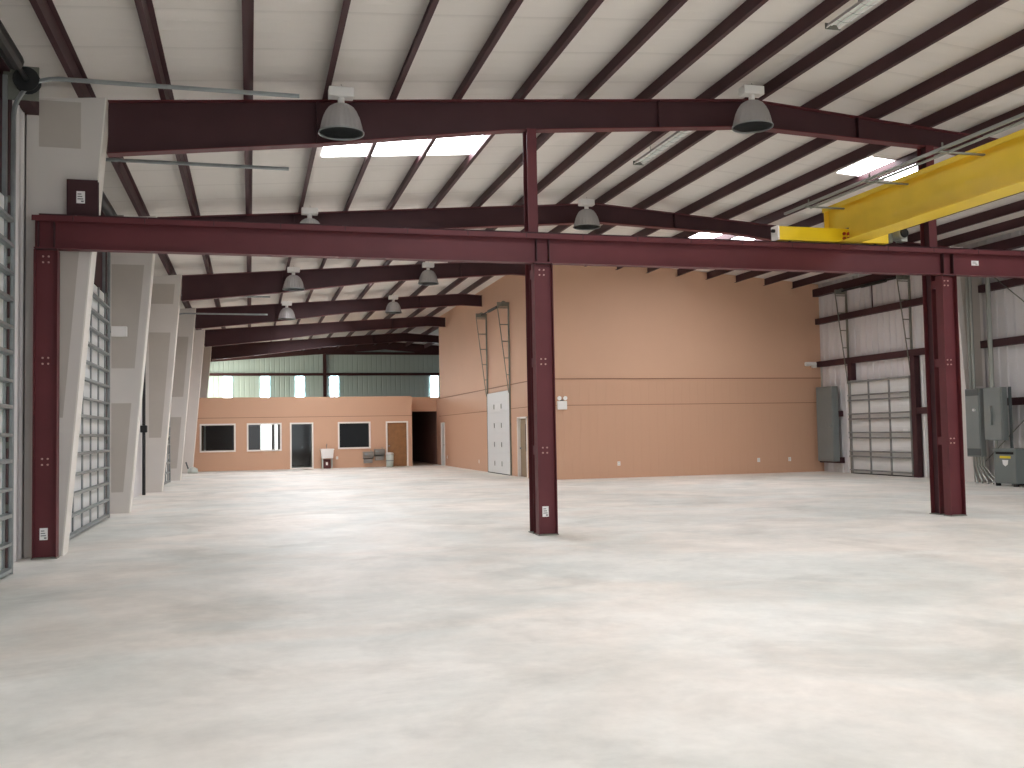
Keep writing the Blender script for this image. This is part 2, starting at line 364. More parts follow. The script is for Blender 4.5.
# ------------------------------------------------------------------ rafters
def depth(x):
    st = [(-1.95,.76),(1.0,.66),(4.0,.48),(8.3,.46),(12.0,.33),(15.0,.46),(18.6,.76)]
    for (a,da),(b,db) in zip(st, st[1:]):
        if a <= x <= b: return da+(db-da)*(x-a)/(b-a)
    return st[-1][1] if x > 0 else st[0][1]
ordn = ['nearest','second','third','fourth','fifth','farthest']
RAFT_END = {0: 18.6, 1: 18.6, 2: 9.14, 3: 9.14, 4: 9.14, 5: 18.6}
RL = ['tapered maroon roof rafter just above the crane runway, the nearest one','maroon rafter crossing behind the crane runway beam, second from the camera','third maroon rafter, over the front corner of the tan partition room','fourth maroon rafter, running into the side of the tan partition','fifth maroon rafter, almost above the office front wall','last maroon rafter, over the office roof before the gable wall']
for i, y in enumerate(FRAMES):
    x1 = RAFT_END[i]; xs = [x for x in (-1.95,-.5,1.0,2.5,4.0,6.15,8.3,10.1,12.0,13.5,15.0,16.8,18.6) if x < x1] + [x1]
    t = thing('roof_rafter', (-1.95, y, ztop(-1.95)), RL[i], 'rafter', 'tapered roof rafters')
    org = (-1.95, y, ztop(-1.95)); fw = .1
    MB().loft([(x, ztop(x)-depth(x), ztop(x)-.014) for x in xs], y-.006, y+.006).build('web', 'steel_dark' , t, org)
    MB().loft([(x, ztop(x)-.014, ztop(x)) for x in xs], y-fw, y+fw).build('top_flange', 'steel', t, org)
    MB().loft([(x, ztop(x)-depth(x)-.014, ztop(x)-depth(x)) for x in xs], y-fw, y+fw).build('bottom_flange', 'steel', t, org)
    sp = [x for x in (1.0, 6.6, 10.4, 15.2) if x < x1-.3]
    for x in sp:
        box(x-.008, x+.008, y-fw+.01, y+fw-.01, ztop(x)-depth(x), ztop(x)-.014).build('splice_plate', 'steel_dark', t, org)

MB().loft([(x, ztop(x)-.28, zroof(x)-.01) for x in (XL+.05, RIDGE, XR-.05)], YE-.2, YE-.02).build('gable_rafter', 'steel_dark')
tag(bpy.data.objects['gable_rafter'], 'dark gable rafter lying against the pale green end wall', 'rafter')
# ------------------------------------------------------------------ purlins
PX = [-2.25,-1.16,0.0,1.15,2.2,3.23,4.25,5.35,6.45,7.6,8.5,9.6,10.8,11.9,13.0,14.1,15.2,16.3,17.4,18.5]
words_ = ['first','second','third','fourth','fifth','sixth','seventh','eighth','ninth','tenth']
for i, x in enumerate(PX):
    z = ztop(x) + .003; y1 = YE-.02 if x < 9.1 else SY-.002
    if x == 8.5: y1 = YE-.02
    if x > 9.1: y1 = SY - .002
    s = -1 if x < RIDGE else 1
    org = (x, YB+.1, z)
    mb = MB().prism([(x-.005, z+PUR-.01),(x-.005, z+.006),(x-s*0-.07*1, z+.006),(x-.07, z),(x+.005, z),(x+.005, z+PUR-.016),(x+.07, z+PUR-.016),(x+.07,z+PUR-.01)], 'y', YB+.1, y1)
    if i == 3: lb = 'maroon roof purlin that carries the left row of dome lamps, fourth from the door wall'
    elif i == 9: lb = 'maroon purlin just on the door side of the ridge, beside the strip lights'
    elif i == 10: lb = 'maroon ridge purlin with a glossy face, just past the strip lights'
    elif i < 9: lb = f'maroon roof purlin, {words_[i]} from the wall of overhead doors'
    else: lb = f'maroon roof purlin on the far slope, {words_[19-i]} from the electrical panel wall'
    o = mb.build('roof_purlin', 'steel_dark', None, org); tag(o, lb, 'purlin', 'roof purlins')
# far slope purlins beyond the tan room
for i, x in enumerate([9.6, 10.8, 11.9]):
    z = ztop(x)+.003
    o = box(x-.005, x+.06, SE+.05, YE-.02, z, z+PUR-.01).build('roof_purlin', 'steel_dark', None); tag(o, f'short maroon purlin beyond the tan room, {words_[i]} past the ridge', 'purlin', 'short purlins beyond the tan room')

# eave beams
o = box(XL+.02, XL+.2, YB+.1, YE-.1, 6.12, 6.34).build('eave_beam', 'steel_dark'); tag(o, 'maroon eave beam along the top of the overhead door wall', 'beam', 'eave beams')
o = box(XR-.26, XR-.04, YB+.1, SY-.03, 6.16, 6.42).build('eave_beam', 'steel_dark'); tag(o, 'maroon eave beam along the top of the electrical panel wall', 'beam', 'eave beams')

# ------------------------------------------------------------------ tapered frame columns cased in drywall
LC = ['nearest drywall-cased tapered column, right behind the near maroon crane post','second drywall-cased tapered column from the camera','third drywall-cased tapered column along the door wall','fourth drywall-cased tapered column along the door wall','fifth drywall-cased column, beside the office wall corner','sixth tapered column, seen above the office roof']
for i, y in enumerate(FRAMES):
    z0 = 0 if i < 5 else OH
    org = (XL+.04, y, z0)
    t = thing('tapered_column', org, LC[i], 'column', 'drywall-cased tapered columns on the door wall')
    zt = ztop(-1.95)
    xi = lambda z: -2.5 + (.55)*z/6.42
    y0, y1 = y-.2, y+.2
    MB().prism([(XL+.04, z0), (xi(z0)-.012, z0), (xi(zt)-.012, zt), (XL+.04, zt-.09)], 'y', y0, y1).build('drywall_casing', 'drywall', t, org)
    # room-facing edge strip, the light striking it put in as brighter white
    MB().prism([(xi(z0)-.012, z0), (xi(z0)+.008, z0), (xi(zt)+.008, zt), (xi(zt)-.012, zt)], 'y', y0-.006, y1+.006).build('inner_edge_strip', 'lit_edge', t, org)
    if i < 4:
        # bare paper panels left between the bands of compound
        if i == 0: spans = [(5.68, 6.34), (1.9, 4.7)]
        elif i == 2: spans = [(5.55, 6.15), (1.6, 4.7), ]
        else: spans = [(3.1, 5.35), (.45, 2.35)]
        for a, b in spans:
            la = XL+.16; ra = xi(a)-.16; rb = xi(b)-.16
            if i == 0 and a > 5: la = XL+.2; ra = rb = -2.28
            if ra < la+.08: ra = la+.08
            MB().prism([(la, a), (ra, a), (rb, b), (la, b)], 'y', y0-.003, y0+.01).build('bare_panel', 'paper', t, org)
    if i < 3:
        pass
# columns on the electrical wall
for i, y in enumerate(FRAMES[:2]):
    org = (XR-.05, y, 0)
    t = thing('tapered_column', org, ['drywall-cased tapered column at the electrical wall, nearest','pale tapered column between the electrical cabinets and the tan room'][i], 'column', 'drywall-cased tapered columns on the electrical wall')
    zt = ztop(18.6); xi = lambda z: 18.98 - .42*z/6.42
    MB().prism([(XR-.05, 0), (xi(0)+.012, 0), (xi(zt)+.012, zt), (XR-.05, zt-.09)], 'y', y-.2, y+.2).build('drywall_casing', 'drywall', t, org)
    MB().prism([(xi(0)-.008, 0), (xi(0)+.012, 0), (xi(zt)+.012, zt), (xi(zt)-.008, zt)], 'y', y-.206, y+.206).build('inner_edge_strip', 'drywall', t, org)
    MB().prism([(xi(2.6)+.16, 2.6), (XR-.15, 2.6), (XR-.15, 6.0), (xi(6.0)+.16, 6.0)], 'y', y-.204, y-.19).build('bare_panel', 'paper', t, org)

# ------------------------------------------------------------------ crane columns and runway
CX = [-2.67, 4.40, 11.81]
CL = ['near-black maroon crane post standing by the overhead door wall','maroon crane post standing alone in the middle of the floor','maroon crane post in front of the electrical panel wall']
RLb = ['maroon roof post right behind the crane post by the door wall','maroon roof post right behind the middle crane post','maroon roof post right behind the crane post near the electrical wall']
CF, CB = 14.29, 14.47
def sticker(mb_x, y, z, w, h, parent, org, name='label_plate'):
    p = box(mb_x-w/2, mb_x+w/2, y-.004, y, z-h/2, z+h/2).build(name, 'label', parent, org)
    p['label'] = 'white paper label'
    q = MB()
    for k in range(3): q.box(mb_x-w*.36, mb_x+w*(.1+.1*k), y-.006, y-.004, z+h*(.22-.2*k), z+h*(.3-.2*k))
    q.box(mb_x+w*.05, mb_x+w*.36, y-.006, y-.004, z-h*.4, z-h*.28)
    q.build('label_print', 'print', p)
    # the print is written in the same frame as its label
    for c in p.children:
        c.data.transform(Matrix.Translation((-org[0], -org[1], -org[2])))
bolt_me = None
for i, x in enumerate(CX):
    org = (x, CF, 0)
    t = thing('crane_column', org, CL[i], 'column', 'maroon posts under the crane runway')
    hw = .15
    box(x-hw+.012, x+hw-.012, 14.374, 14.386, .02, 4.185).build('web', 'steel', t, org)
    box(x-hw, x-hw+.012, CF, CB, .02, 4.185).build('flange', 'steel', t, org)
    box(x+hw-.012, x+hw, CF, CB, .02, 4.185).build('flange', 'steel', t, org)
    box(x-hw-.01, x+hw+.01, CF-.01, CB+.01, 0, .02).build('base_plate', 'galv_dull', t, org)
    box(x-hw+.01, x+hw-.01, CF+.002, CB-.002, 4.185, 4.2).build('cap_plate', 'steel_dark', t, org)
    for z in (4.06, 2.67, 1.3):
        for dx in (-.035, .035):
            for dz in (-.04, .04):
                if bolt_me is None:
                    b = MB().lathe([(.0,0),(.014,0),(.014,-.014),(.0,-.018)], (0,0,0), 6, 'y').build('bolt', 'bolt', t); bolt_me = b
                else:
                    b = bolt_me.copy(); C.objects.link(b); b.parent = t
                b.location = (x+dx-org[0]-.01, 14.374-org[1], z+dz)
    sticker(x-.02, 14.372, [.33,.36,.36][i], .1, .16, t, org) if i < 2 else None
    # roof post behind
    xr = x-.05 if i == 1 else x-.02
    if i == 0: continue
    org = (xr, 14.68, 0); zt = ztop(xr)-depth(xr)-.015
    r = thing('roof_post', org, RLb[i], 'column', 'slender maroon posts carrying the rafter')
    box(xr-.08, xr+.08, 14.64, 14.652, .0, zt).build('flange', 'steel', r, org)
    box(xr-.08, xr+.08, 14.868, 14.88, .0, zt).build('flange', 'steel', r, org)
    box(xr-.006, xr+.006, 14.652, 14.868, .0, zt).build('web', 'steel_dark', r, org)
    box(xr-.1, xr+.1, 14.62, 14.9, 0, .015).build('base_plate', 'galv_dull', r, org)
    for z in (4.06, 2.67, 1.3):
        box(xr-.07, xr+.07, CB-.07, 14.64, z-.07, z+.07).build('tie_plate', 'steel', r, org)

# runway beam
RY = 14.38
def runway(y, x0, x1, label, detail=True):
    org = (x0, y, 4.2)
    t = thing('crane_runway_beam', org, label, 'beam')
    box(x0, x1, y-.005, y+.005, 4.215, 4.63).build('web', 'steel', t, org)
    box(x0, x1, y-.09, y+.09, 4.2, 4.215).build('bottom_flange', 'steel', t, org)
    mb = MB().prism([(y-.13, 4.57),(y-.122, 4.57),(y-.122, 4.632),(y+.122, 4.632),(y+.122, 4.57),(y+.13, 4.57),(y+.13, 4.645),(y-.13, 4.645)], 'x', x0-.02, x1)
    mb.build('channel_cap', 'steel', t, org)
    MB().prism([(y-.03,4.645),(y+.03,4.645),(y+.012,4.658),(y+.02,4.69),(y-.02,4.69),(y-.012,4.658)], 'x', x0+.05, x1).build('crane_rail', 'steel_dark', t, org)
    if detail:
        for cx in CX:
            for d in (-.1, .1):
                if cx+d < x0: continue
                box(cx+d-.006, cx+d+.006, y-.085, y+.085, 4.215, 4.57).build('stiffener', 'steel_dark', t, org)
        k = 0; xx = x0+.5
        while xx < x1:
            box(xx-.03, xx+.03, y-.1, y-.04, 4.645, 4.668).build('rail_clip', 'steel_dark', t, org); 
            box(xx-.005, xx+.005, y-.138, y-.13, 4.575, 4.65).build('cap_bolt', 'steel_dark', t, org)
            xx += .92
        sticker(12.42, y-.008, 4.43, .15, .085, t, org)
    return t
runway(RY, -2.82, 19.1, 'long maroon crane runway beam crossing the hall on the posts')
# bracket stub on top of the beam by the door wall
t = thing('bracket_stub', (-2.24, 14.5, 4.66), 'short dark maroon bracket with a white label above the beam end by the door wall', 'bracket')
box(-.2,.2,-.03,-.018,.0,.55).build('flange','steel_dark',t); box(-.2,.2,.08,.092,.0,.55).build('flange','steel_dark',t); box(-.006,.006,-.018,.08,0,.55).build('web','steel_dark',t)
sticker(-.02, -.03, .3, .11, .17, t, (0,0,0))
# second runway, parallel, out of the picture behind: carries the other end of the crane bridge
t = runway(.2, 6.0, 19.1, 'second maroon runway beam carrying the other end of the crane bridge', False)

# ------------------------------------------------------------------ crane
GX = 9.82
def girder():
    y0, y1 = .0, 14.85
    t = thing('crane_bridge', (GX, y1, 4.72), 'long yellow overhead crane girder sloping out of view above the runway', 'crane')
    org = (GX, y1, 4.72)
    MB().prism([(y0, 4.71), (14.26, 4.71), (14.26, 4.95), (y1-.02, 4.97), (y1-.02, 5.385), (y0, 5.385)], 'x', GX-.01, GX+.01).build('web', 'yellow', t, org)
    MB().prism([(GX-.13,5.32),(GX-.12,5.32),(GX-.12,5.383),(GX+.12,5.383),(GX+.12,5.32),(GX+.13,5.32),(GX+.13,5.395),(GX-.13,5.395)], 'y', y0, y1).build('top_channel', 'yellow', t, org)
    MB().prism([(GX-.22,4.69),(GX+.2,4.69),(GX+.2,4.705),(GX+.02,4.76),(GX-.02,4.76),(GX-.22,4.705)], 'y', y0, 14.23).build('bottom_flange', 'yellow', t, org)
    MB().box(GX-.1, GX+.1, y1-.02, y1-.008, 4.97, 5.38).build('end_plate', 'yellow', t, org)
    box(GX+.01, GX+.15, 12.2, 12.21, 4.76, 5.26).build('stiffener', 'yellow', t, org)
    # end truck riding the rail
    e = thing('crane_end_truck', (8.48, RY, 4.69), 'yellow crane end truck riding on the runway rail', 'crane')
    eo = (8.48, RY, 4.69)
    b = box(8.5, 10.6, RY-.1, RY+.1, 4.7, 4.93).build('truck_body', 'yellow_deep', e, eo, bevel=.01)
    p = box(8.47, 8.5, RY-.11, RY+.11, 4.7, 4.94).build('buffer_plate', 'wframe', e, eo); p['label'] = 'pale buffer plate'
    MB().lathe([(.0,0),(.03,0),(.03,-.05),(0,-.055)], (8.47, RY, 4.86), 10, 'x').build('rubber_buffer', 'rubber', e, eo)
    for xx in (8.75, 10.4):
        MB().lathe([(.0,-.04),(.09,-.04),(.09,.04),(0,.04)], (xx, RY, 4.785), 20, 'y').build('wheel', 'black', e, eo)
    for xx, zz in ((9.72,4.76),(9.72,4.84),(9.8,4.76),(9.8,4.84)):
        MB().lathe([(0,-.03),(.028,-.03),(.028,0),(0,0)], (xx, RY-.1, zz), 6, 'y').build('hex_bolt', 'red', e, eo)
    # drive motor
    m = thing('drive_motor', (10.62, RY, 4.7), 'small grey travel motor at the end of the yellow crane truck', 'motor')
    mo = (10.62, RY, 4.7)
    box(10.61, 10.7, RY-.09, RY+.09, 4.72, 4.92).build('gearbox', 'galv_dull', m, mo, bevel=.015)
    MB().lathe([(0,-.28),(.085,-.28),(.1,-.25),(.1,-.02),(.07,0),(.07,.1),(0,.1)], (10.78, RY, 4.86), 20, 'y').build('motor_body', 'conduit', m, mo)
    MB().lathe([(0,-.3),(.07,-.3),(.085,-.28),(0,-.275)], (10.78, RY, 4.86), 20, 'y').build('fan_cover', 'rubber', m, mo)
    box(10.82, 10.95, RY-.14, RY+.02, 4.74, 4.86).build('terminal_box', 'conduit', m, mo, bevel=.01)
    # festoon track beside the girder
    f = thing('festoon_track', (9.02, 14.9, 5.3), 'twin grey conduit track held beside the yellow crane girder', 'track')
    fo = (9.02, 14.9, 5.3)
    box(9.0, 9.04, 0, 14.95, 5.28, 5.32).build('track_rail', 'conduit', f, fo)
    MB().tube([(9.12, 0, 5.26), (9.12, 14.3, 5.26)], .02).build('conduit', 'conduit', f, fo)
    for yy in (14.2, 12.55, 10.95, 9.35):
        box(8.96, GX-.13, yy-.02, yy+.02, 5.24, 5.262).build('support_arm', 'galv_dull', f, fo)
        MB().tube([(9.02, yy, 5.32), (9.02, yy, 5.38)], .012, 6).build('hanger_bolt', 'galv_dull', f, fo)
girder()

# ------------------------------------------------------------------ high bay lamps
def make_lamp():
    t = thing('high_bay_lamp', (0,0,0), '', 'lamp', 'unlit dome high bay lamps')
    # origin: top of the hook, hanging down
    MB().tube([(0,0,0),(.02,0,-.02),(.0,0,-.05),(0,0,-.08)], .008, 6).build('hook', 'galv_dull', t)
    box(-.18,.18,-.1,.1,-.2,-.06).build('ballast_box', 'ballast', t, bevel=.012)
    MB().lathe([(0,-.2),(.05,-.2),(.05,-.3),(0,-.3)], (0,0,0), 16).build('lamp_neck', 'ballast', t)
    prof = [(.06,-.29),(.12,-.305),(.18,-.345),(.225,-.41),(.262,-.49),(.288,-.58),(.31,-.68),(.32,-.71)]
    n = 48; mb = MB(); vs = []; fs = []
    for r, z in prof:
        for j in range(n):
            a = 2*PI*j/n; rr = r*(1 + (.012 if j % 2 else -.012)); vs.append((rr*math.cos(a), rr*math.sin(a), z))
    for i in range(len(prof)-1):
        for j in range(n):
            k = (j+1) % n; fs.append((i*n+j, i*n+k, (i+1)*n+k, (i+1)*n+j))
    mb.add(vs, fs); d = mb.build('dome_reflector', 'acrylic', t)
    md = d.modifiers.new('wall', 'SOLIDIFY'); md.thickness = .006
    MB().lathe([(.316,-.705),(.33,-.705),(.33,-.725),(.316,-.725),(.316,-.705)], (0,0,0), 48).build('rim', 'galv', t)
    MB().lathe([(0,-.3),(.03,-.32),(.055,-.42),(.06,-.5),(.04,-.56),(0,-.58)], (0,0,0), 16).build('bulb', 'tube', t)
    return t
lamp0 = make_lamp()
LP = [(1.3,14.05,'high bay lamp hanging before the nearest rafter, above the skylight glare'),
      (7.88,13.95,'high bay lamp near the ridge before the nearest rafter, above the crane runway'),
      (1.3,21.75,'high bay lamp half hidden behind the runway beam, by the second rafter'),
      (7.8,21.75,'high bay lamp at the ridge by the second rafter'),
      (1.28,29.6,'high bay lamp by the third rafter, on the door wall side'),
      (5.42,29.9,'high bay lamp by the third rafter, just under the runway beam toward the middle post'),
      (1.36,37.3,'high bay lamp by the fourth rafter, on the door wall side'),
      (5.38,37.3,'high bay lamp by the fourth rafter, toward the tan partition')]
for i, (x, y, lb) in enumerate(LP):
    z = ztop(x) + (.0)
    l = lamp0 if i == 0 else copy_tree(lamp0)
    l.location = (x, y, z); l['label'] = lb

# strip lights near the ridge
def strip_light(x, y0, y1, label):
    t = thing('strip_light', (x, y0, ztop(x)-.06), label, 'lamp', 'unlit strip lights near the ridge')
    L = y1-y0
    MB().prism([(-.11,0),(-.07,.07),(.07,.07),(.11,0),(.09,0),(.06,.05),(-.06,.05),(-.09,0)], 'y', 0, L).build('housing', 'ballast', t)
    for dx in (-.045, .045): MB().tube([(dx,.04,.03),(dx,L-.04,.03)], .014, 8).build('fluorescent_tube', 'tube', t)
    box(-.12,.12,-.01,0,-.015,.07).build('end_cap', 'galv_dull', t); box(-.12,.12,L,L+.01,-.015,.07).build('end_cap', 'galv_dull', t)
    for k in (.25,.75): MB().tube([(0,L*k,.07),(0,L*k,.2)], .006, 6).build('hanger', 'galv_dull', t)
    for k in range(1, 9): MB().tube([(-.11,L*k/9,-.005),(0,L*k/9,-.03),(.11,L*k/9,-.005)], .003, 4).build('guard_wire', 'galv', t)
strip_light(7.84, 9.2, 11.6, 'unlit strip light near the ridge, the one nearer the camera')
strip_light(7.84, 16.1, 18.6, 'unlit strip light near the ridge beyond the nearest rafter')

# ------------------------------------------------------------------ skylights
def skylight(x0, x1, y0, y1, label):
    t = thing('skylight', ((x0+x1)/2, (y0+y1)/2, zroof((x0+x1)/2)-.02), label, 'skylight', 'translucent roof skylights')
    org = t.location[:]
    def slab(a, b, c, d, h0, h1): return MB().loft([(a, zroof(a)+h0, zroof(a)+h1), (b, zroof(b)+h0, zroof(b)+h1)], c, d)
    slab(x0, x1, y0, y1, -.015, -.004).build('skylight_panel', 'sky_panel', t, org)
    for c, d in ((y0-.04, y0), (y1, y1+.04)): slab(x0, x1, c, d, -.02, -.002).build('skylight_curb', 'wframe', t, org)
SK = [(1.35,4.35,16.5,18.7,'glaring skylight between the first and second rafters, on the door wall side'),
      (12.45,14.1,17.2,18.45,'glaring skylight above the yellow crane, on the far slope')]
for y, w in ((7.2, 'just nearer than the first rafter'), (-.8, 'added out of view over the camera'), (23.9, 'tucked behind the second rafter')):  # the pair over the camera is unseen, added as a light source
    SK += [((1.35,4.35) if y != 7.2 else (2.6,5.6)) + (y,y+2.3,f'skylight {w}, on the door wall side'), (12.1,15.1,y,y+2.2,f'skylight {w}, on the far slope')]
for y, w in ((32.3, 'third'), (40.6, 'fourth'), (48.6, 'fifth')):
    SK += [(1.35,4.35,y,y+2.9,f'skylight tucked behind the {w} rafter')]  # hidden panels added to brighten the far floor
for sk_ in SK: skylight(*sk_)

# ------------------------------------------------------------------ overhead doors
def overhead_door(name, loc, rz, W, H, cols, rows, label, full=True, even=False, kind='structure'):
    t = thing(name, loc, label, 'overhead door', None, kind, rz)
    sec = H/rows
    mb = MB()
    poly = []
    # panel skin with shallow grooves at the section joints
    poly = [(0.0, 0.0)]
    pts = [(-.05, .0)]
    for k in range(rows):
        z0 = k*sec; z1 = z0+sec
        pts += [(-.05, z0+.008), (-.05, z0+sec*.5-.006), (-.044, z0+sec*.5), (-.05, z0+sec*.5+.006), (-.05, z1-.008), (-.042, z1)]
    pts += [(-.01, H), (-.01, 0)]
    mb.prism(pts, 'x', 0, W); mb.build('door_panel', 'doorwhite', t)
    if full:
        for c in range(cols+1):
            x = W*c/cols; x0 = min(max(x-.035, 0), W-.07)
            box(x0, x0+.07, -.075, -.05, .02, H).build('stile', 'galv', t)
        for k in range(rows):
            z = k*sec
            for zz, h in (((z+.02, .06), (z+sec*.52, .05)) if even else ((z+.1, .05), (z+sec-.075, .06))):
                MB().prism([(-.075, zz), (-.15, zz+.008), (-.15, zz+h-.008), (-.075, zz+h), (-.075, zz+h-.006), (-.142, zz+h-.014), (-.142, zz+.014), (-.075, zz+.006)], 'x', .0, W).build('strut', 'galv', t)
    box(0, W, -.06, -.0, .0, .03).build('bottom_seal', 'rubber', t)
    return t

def tracks_lift(t, W, H, top, spread=.42, m='galv_dull'):
    """high-lift tracks: wall rail, leaning rail and rungs, with a spring shaft across the top"""
    for x in (-.09, W+.03):
        box(x, x+.06, -.05, -.0, 0, top).build('wall_rail', m, t)
        MB().prism([(-.05, H-.1), (-.075, H-.1), (-spread-.03, top), (-spread, top)], 'x', x+.01, x+.035).build('leaning_rail', m, t)
        n = 5
        for k in range(1, n+1):
            z = H + (top-H)*k/n - .05; y = -.05-(spread-.05)*(z-H)/(top-H)
            box(x+.01, x+.045, y, -.03, z-.015, z+.015).build('rung', m, t)
        box(x-.02, x+.05, -spread-.02, 0, top, top+.16).build('bearing_plate', m, t)
        MB().lathe([(0,-.06),(.1,-.06),(.1,-.05),(.08,-.045),(.08,.045),(.1,.05),(.1,.06),(0,.06)], (x+.03+.0, -.22, top+.1), 16, 'x').build('cable_drum', 'galv_dull', t)
    MB().tube([(-.08, -.22, top+.1), (W+.08, -.22, top+.1)], .03).build('spring_shaft', 'black', t)
    MB().tube([(W*.35, -.22, top+.1), (W*.75, -.22, top+.1)], .055, 10).build('torsion_spring', 'black', t)

# electrical wall door (faces -X)
t = overhead_door('door_1', (XR-.1, 28.42, 0), -PI/2, 3.12, 3.08, 3, 5, 'galvanised-ribbed white overhead door in the electrical panel wall')
tracks_lift(t, 3.12, 3.08, 6.0)
sk = box(2.68, 2.92, -.056, -.05, 1.36, 1.46).build('door_sticker', 'label', t)
# side partition door (faces -X)
t = overhead_door('door_2', (SX, 37.5, 0), -PI/2, 3.33, 3.1, 2, 4, 'tall plain white overhead door in the tan side partition', full=False)
for k in range(4):
    for x in (1.1, 2.2): box(x-.03, x+.03, -.065, -.05, .3+.72*k, .48+.72*k).build('hinge', 'galv_dull', t)
tracks_lift(t, 3.33, 3.1, 6.15)

# door wall doors (face +X)
def horizontal_track(t, W, H, z, reach, side):
    """rail rising from the floor, bending and running level into the room"""
    x = W+.06 if side > 0 else -.06
    pts = [(x, -.12, 0), (x, -.12, z-.5)] + [(x, -.12-.5*(1-math.cos(a)), z-.5+.5*math.sin(a)) for a in [PI/2*k/8 for k in range(1, 9)]] + [(x, -reach, z)]
    MB().tube(pts, .03, 6).build('curved_track', 'galv', t)
    box(x-.03, x+.03, -.05, 0, 0, z).build('jamb_angle', 'galv', t)
    for k in range(1, 7): box(x-.02, x+.02, -.12, -.04, k*.75, k*.75+.08).build('track_bracket', 'galv_dull', t)
dl = [('door_3', 8.3, 12.85, 'near galvanised-ribbed overhead door beside the crane post by the wall'),
      ('door_4', 16.6, 21.2, 'overhead door between the first and second drywall columns'),
      ('door_5', 32.2, 36.8, 'distant overhead door between the third and fourth drywall columns')]
for nm, a, b, lb in dl:
    W = b-a
    t = overhead_door(nm, (XL+.12, a, 0), PI/2, W, 4.55, 5, 7, lb, even=True)
    horizontal_track(t, W, 4.55, 6.07, 3.55, 1); horizontal_track(t, W, 4.55, 6.07, 3.55, -1)
    MB().tube([(-.1, -.28, 6.0), (W+.1, -.28, 6.0)], .03).build('spring_shaft', 'black', t)
    MB().tube([(W*.25, -.28, 6.0), (W*.86, -.28, 6.0)], .1, 12).build('torsion_spring', 'black', t)
    for x in (-.02, W-.1):
        MB().lathe([(0,-.07),(.15,-.07),(.15,-.055),(.11,-.05),(.11,.05),(.15,.055),(.15,.07),(0,.07)], (x+.1, -.28, 6.0), 20, 'x').build('cable_drum', 'black', t)
        box(x+.16, x+.19, -.4, 0, 5.78, 6.2).build('bearing_plate', 'galv_dull', t)
    # maroon jambs and header behind the door steel, part of the wall framing
    h = thing('door_frame_steel', (XL+.02, a, 0), ['maroon steel frame around the near overhead door','maroon steel frame around the second overhead door','maroon steel frame around the distant overhead door'][dl.index((nm,a,b,lb))], 'door frame', 'maroon frames of the overhead doors', None, PI/2)
    box(-.26, -.1, -.16, 0, 0, 6.1).build('jamb', 'steel_dark', h); box(W+.1, W+.26, -.16, 0, 0, 6.1).build('jamb', 'steel_dark', h)
    box(-.1, W+.1, -.1, 0, 4.62, 5.75).build('header', 'steel_dark', h)

# conduit / dark downpipe between second and third columns
t = thing('wall_pipe', (XL+.14, 29.1, 0), 'thin black vertical pipe with a valve on the door wall before the third column', 'pipe')
MB().tube([(0,0,0),(0,0,3.9)], .045).build('pipe_run', 'black', t)
box(-.09,.09,-.09,.09,1.75,1.95).build('valve_box', 'black', t, bevel=.02)
MB().tube([(0,-.05,1.75),(.05,-.4,.4),(.06,-.4,.05)], .012, 6).build('cable', 'black', t)
# small pale box on second column
t = thing('wall_speaker_box', (-2.7, FRAMES[1]-.2, 3.78), 'small pale junction box with conduit on the second drywall column', 'junction box')
box(-.16,.16,-.1,0,0,.22).build('box_body', 'plastic', t, bevel=.01)
MB().tube([(-.16,-.05,.1),(-.3,-.05,.1)], .02).build('conduit', 'galv', t)

# ------------------------------------------------------------------ electrical wall framing
def girt(y0, y1, z, label, h=.2):
    org = (XR-.035, y0, z-h/2)
    o = box(XR-.2, XR-.035, y0, y1, z-h/2, z+h/2).build('wall_girt', 'steel_dark', None, org)
    tag(o, label, 'girt', 'maroon girts on the electrical wall')
girt(22.72, SY-.04, 5.27, 'maroon girt above the overhead door, highest one toward the tan room')
girt(22.72, SY-.04, 3.76, 'maroon girt right above the overhead door in the electrical wall')
girt(29.0, SY-.04, 2.0, 'short maroon girt behind the lone grey cabinet, upper one')
girt(29.0, SY-.04, .42, 'short maroon girt under the lone grey cabinet')
girt(22.72, 25.2, 2.0, 'short maroon girt between the door jamb and the pale column')
girt(15.02, 22.28, 5.27, 'highest maroon girt above the electrical cabinets')
girt(15.02, 22.28, 3.74, 'middle maroon girt above the electrical cabinets')
girt(15.02, 22.28, 2.15, 'maroon girt at cabinet height behind the electrical cabinets')
for y, z0, z1, lb in ((28.3, 3.1, 3.66, 'short maroon jamb above the door corner by the lone grey cabinet'), (25.12, 0, 3.66, 'full height maroon door jamb beside the crane post')):
    o = box(XR-.22, XR-.035, y-.1, y+.1, z0, z1).build('door_post', 'steel_dark'); tag(o, lb, 'jamb', 'maroon door jambs on the electrical wall')
o = box(XR-.12, XR-.035, 24.75, 24.85, 0, 3.66).build('downspout', 'doorwhite'); tag(o, 'white vertical channel beside the maroon door jamb', 'channel')
o = MB().tube([(XR-.14, 27.05, 5.37), (XR-.14, 27.05, 6.16)], .02).build('sag_rod', 'steel_dark'); tag(o, 'thin dark rod hanging between eave beam and top girt', 'rod')
for a, b, lb in (((XR-.24, 22.2, 5.95), (XR-.24, 15.1, .35), 'brace rod running down from the pale column top above the cabinets'), ((XR-.26, 22.2, .55), (XR-.26, 15.1, 6.0), 'brace rod rising from behind the transformer')):
    o = MB().tube([a, b], .014, 6).build('brace_rod', 'galv_dull'); tag(o, lb, 'rod', 'crossed brace rods')

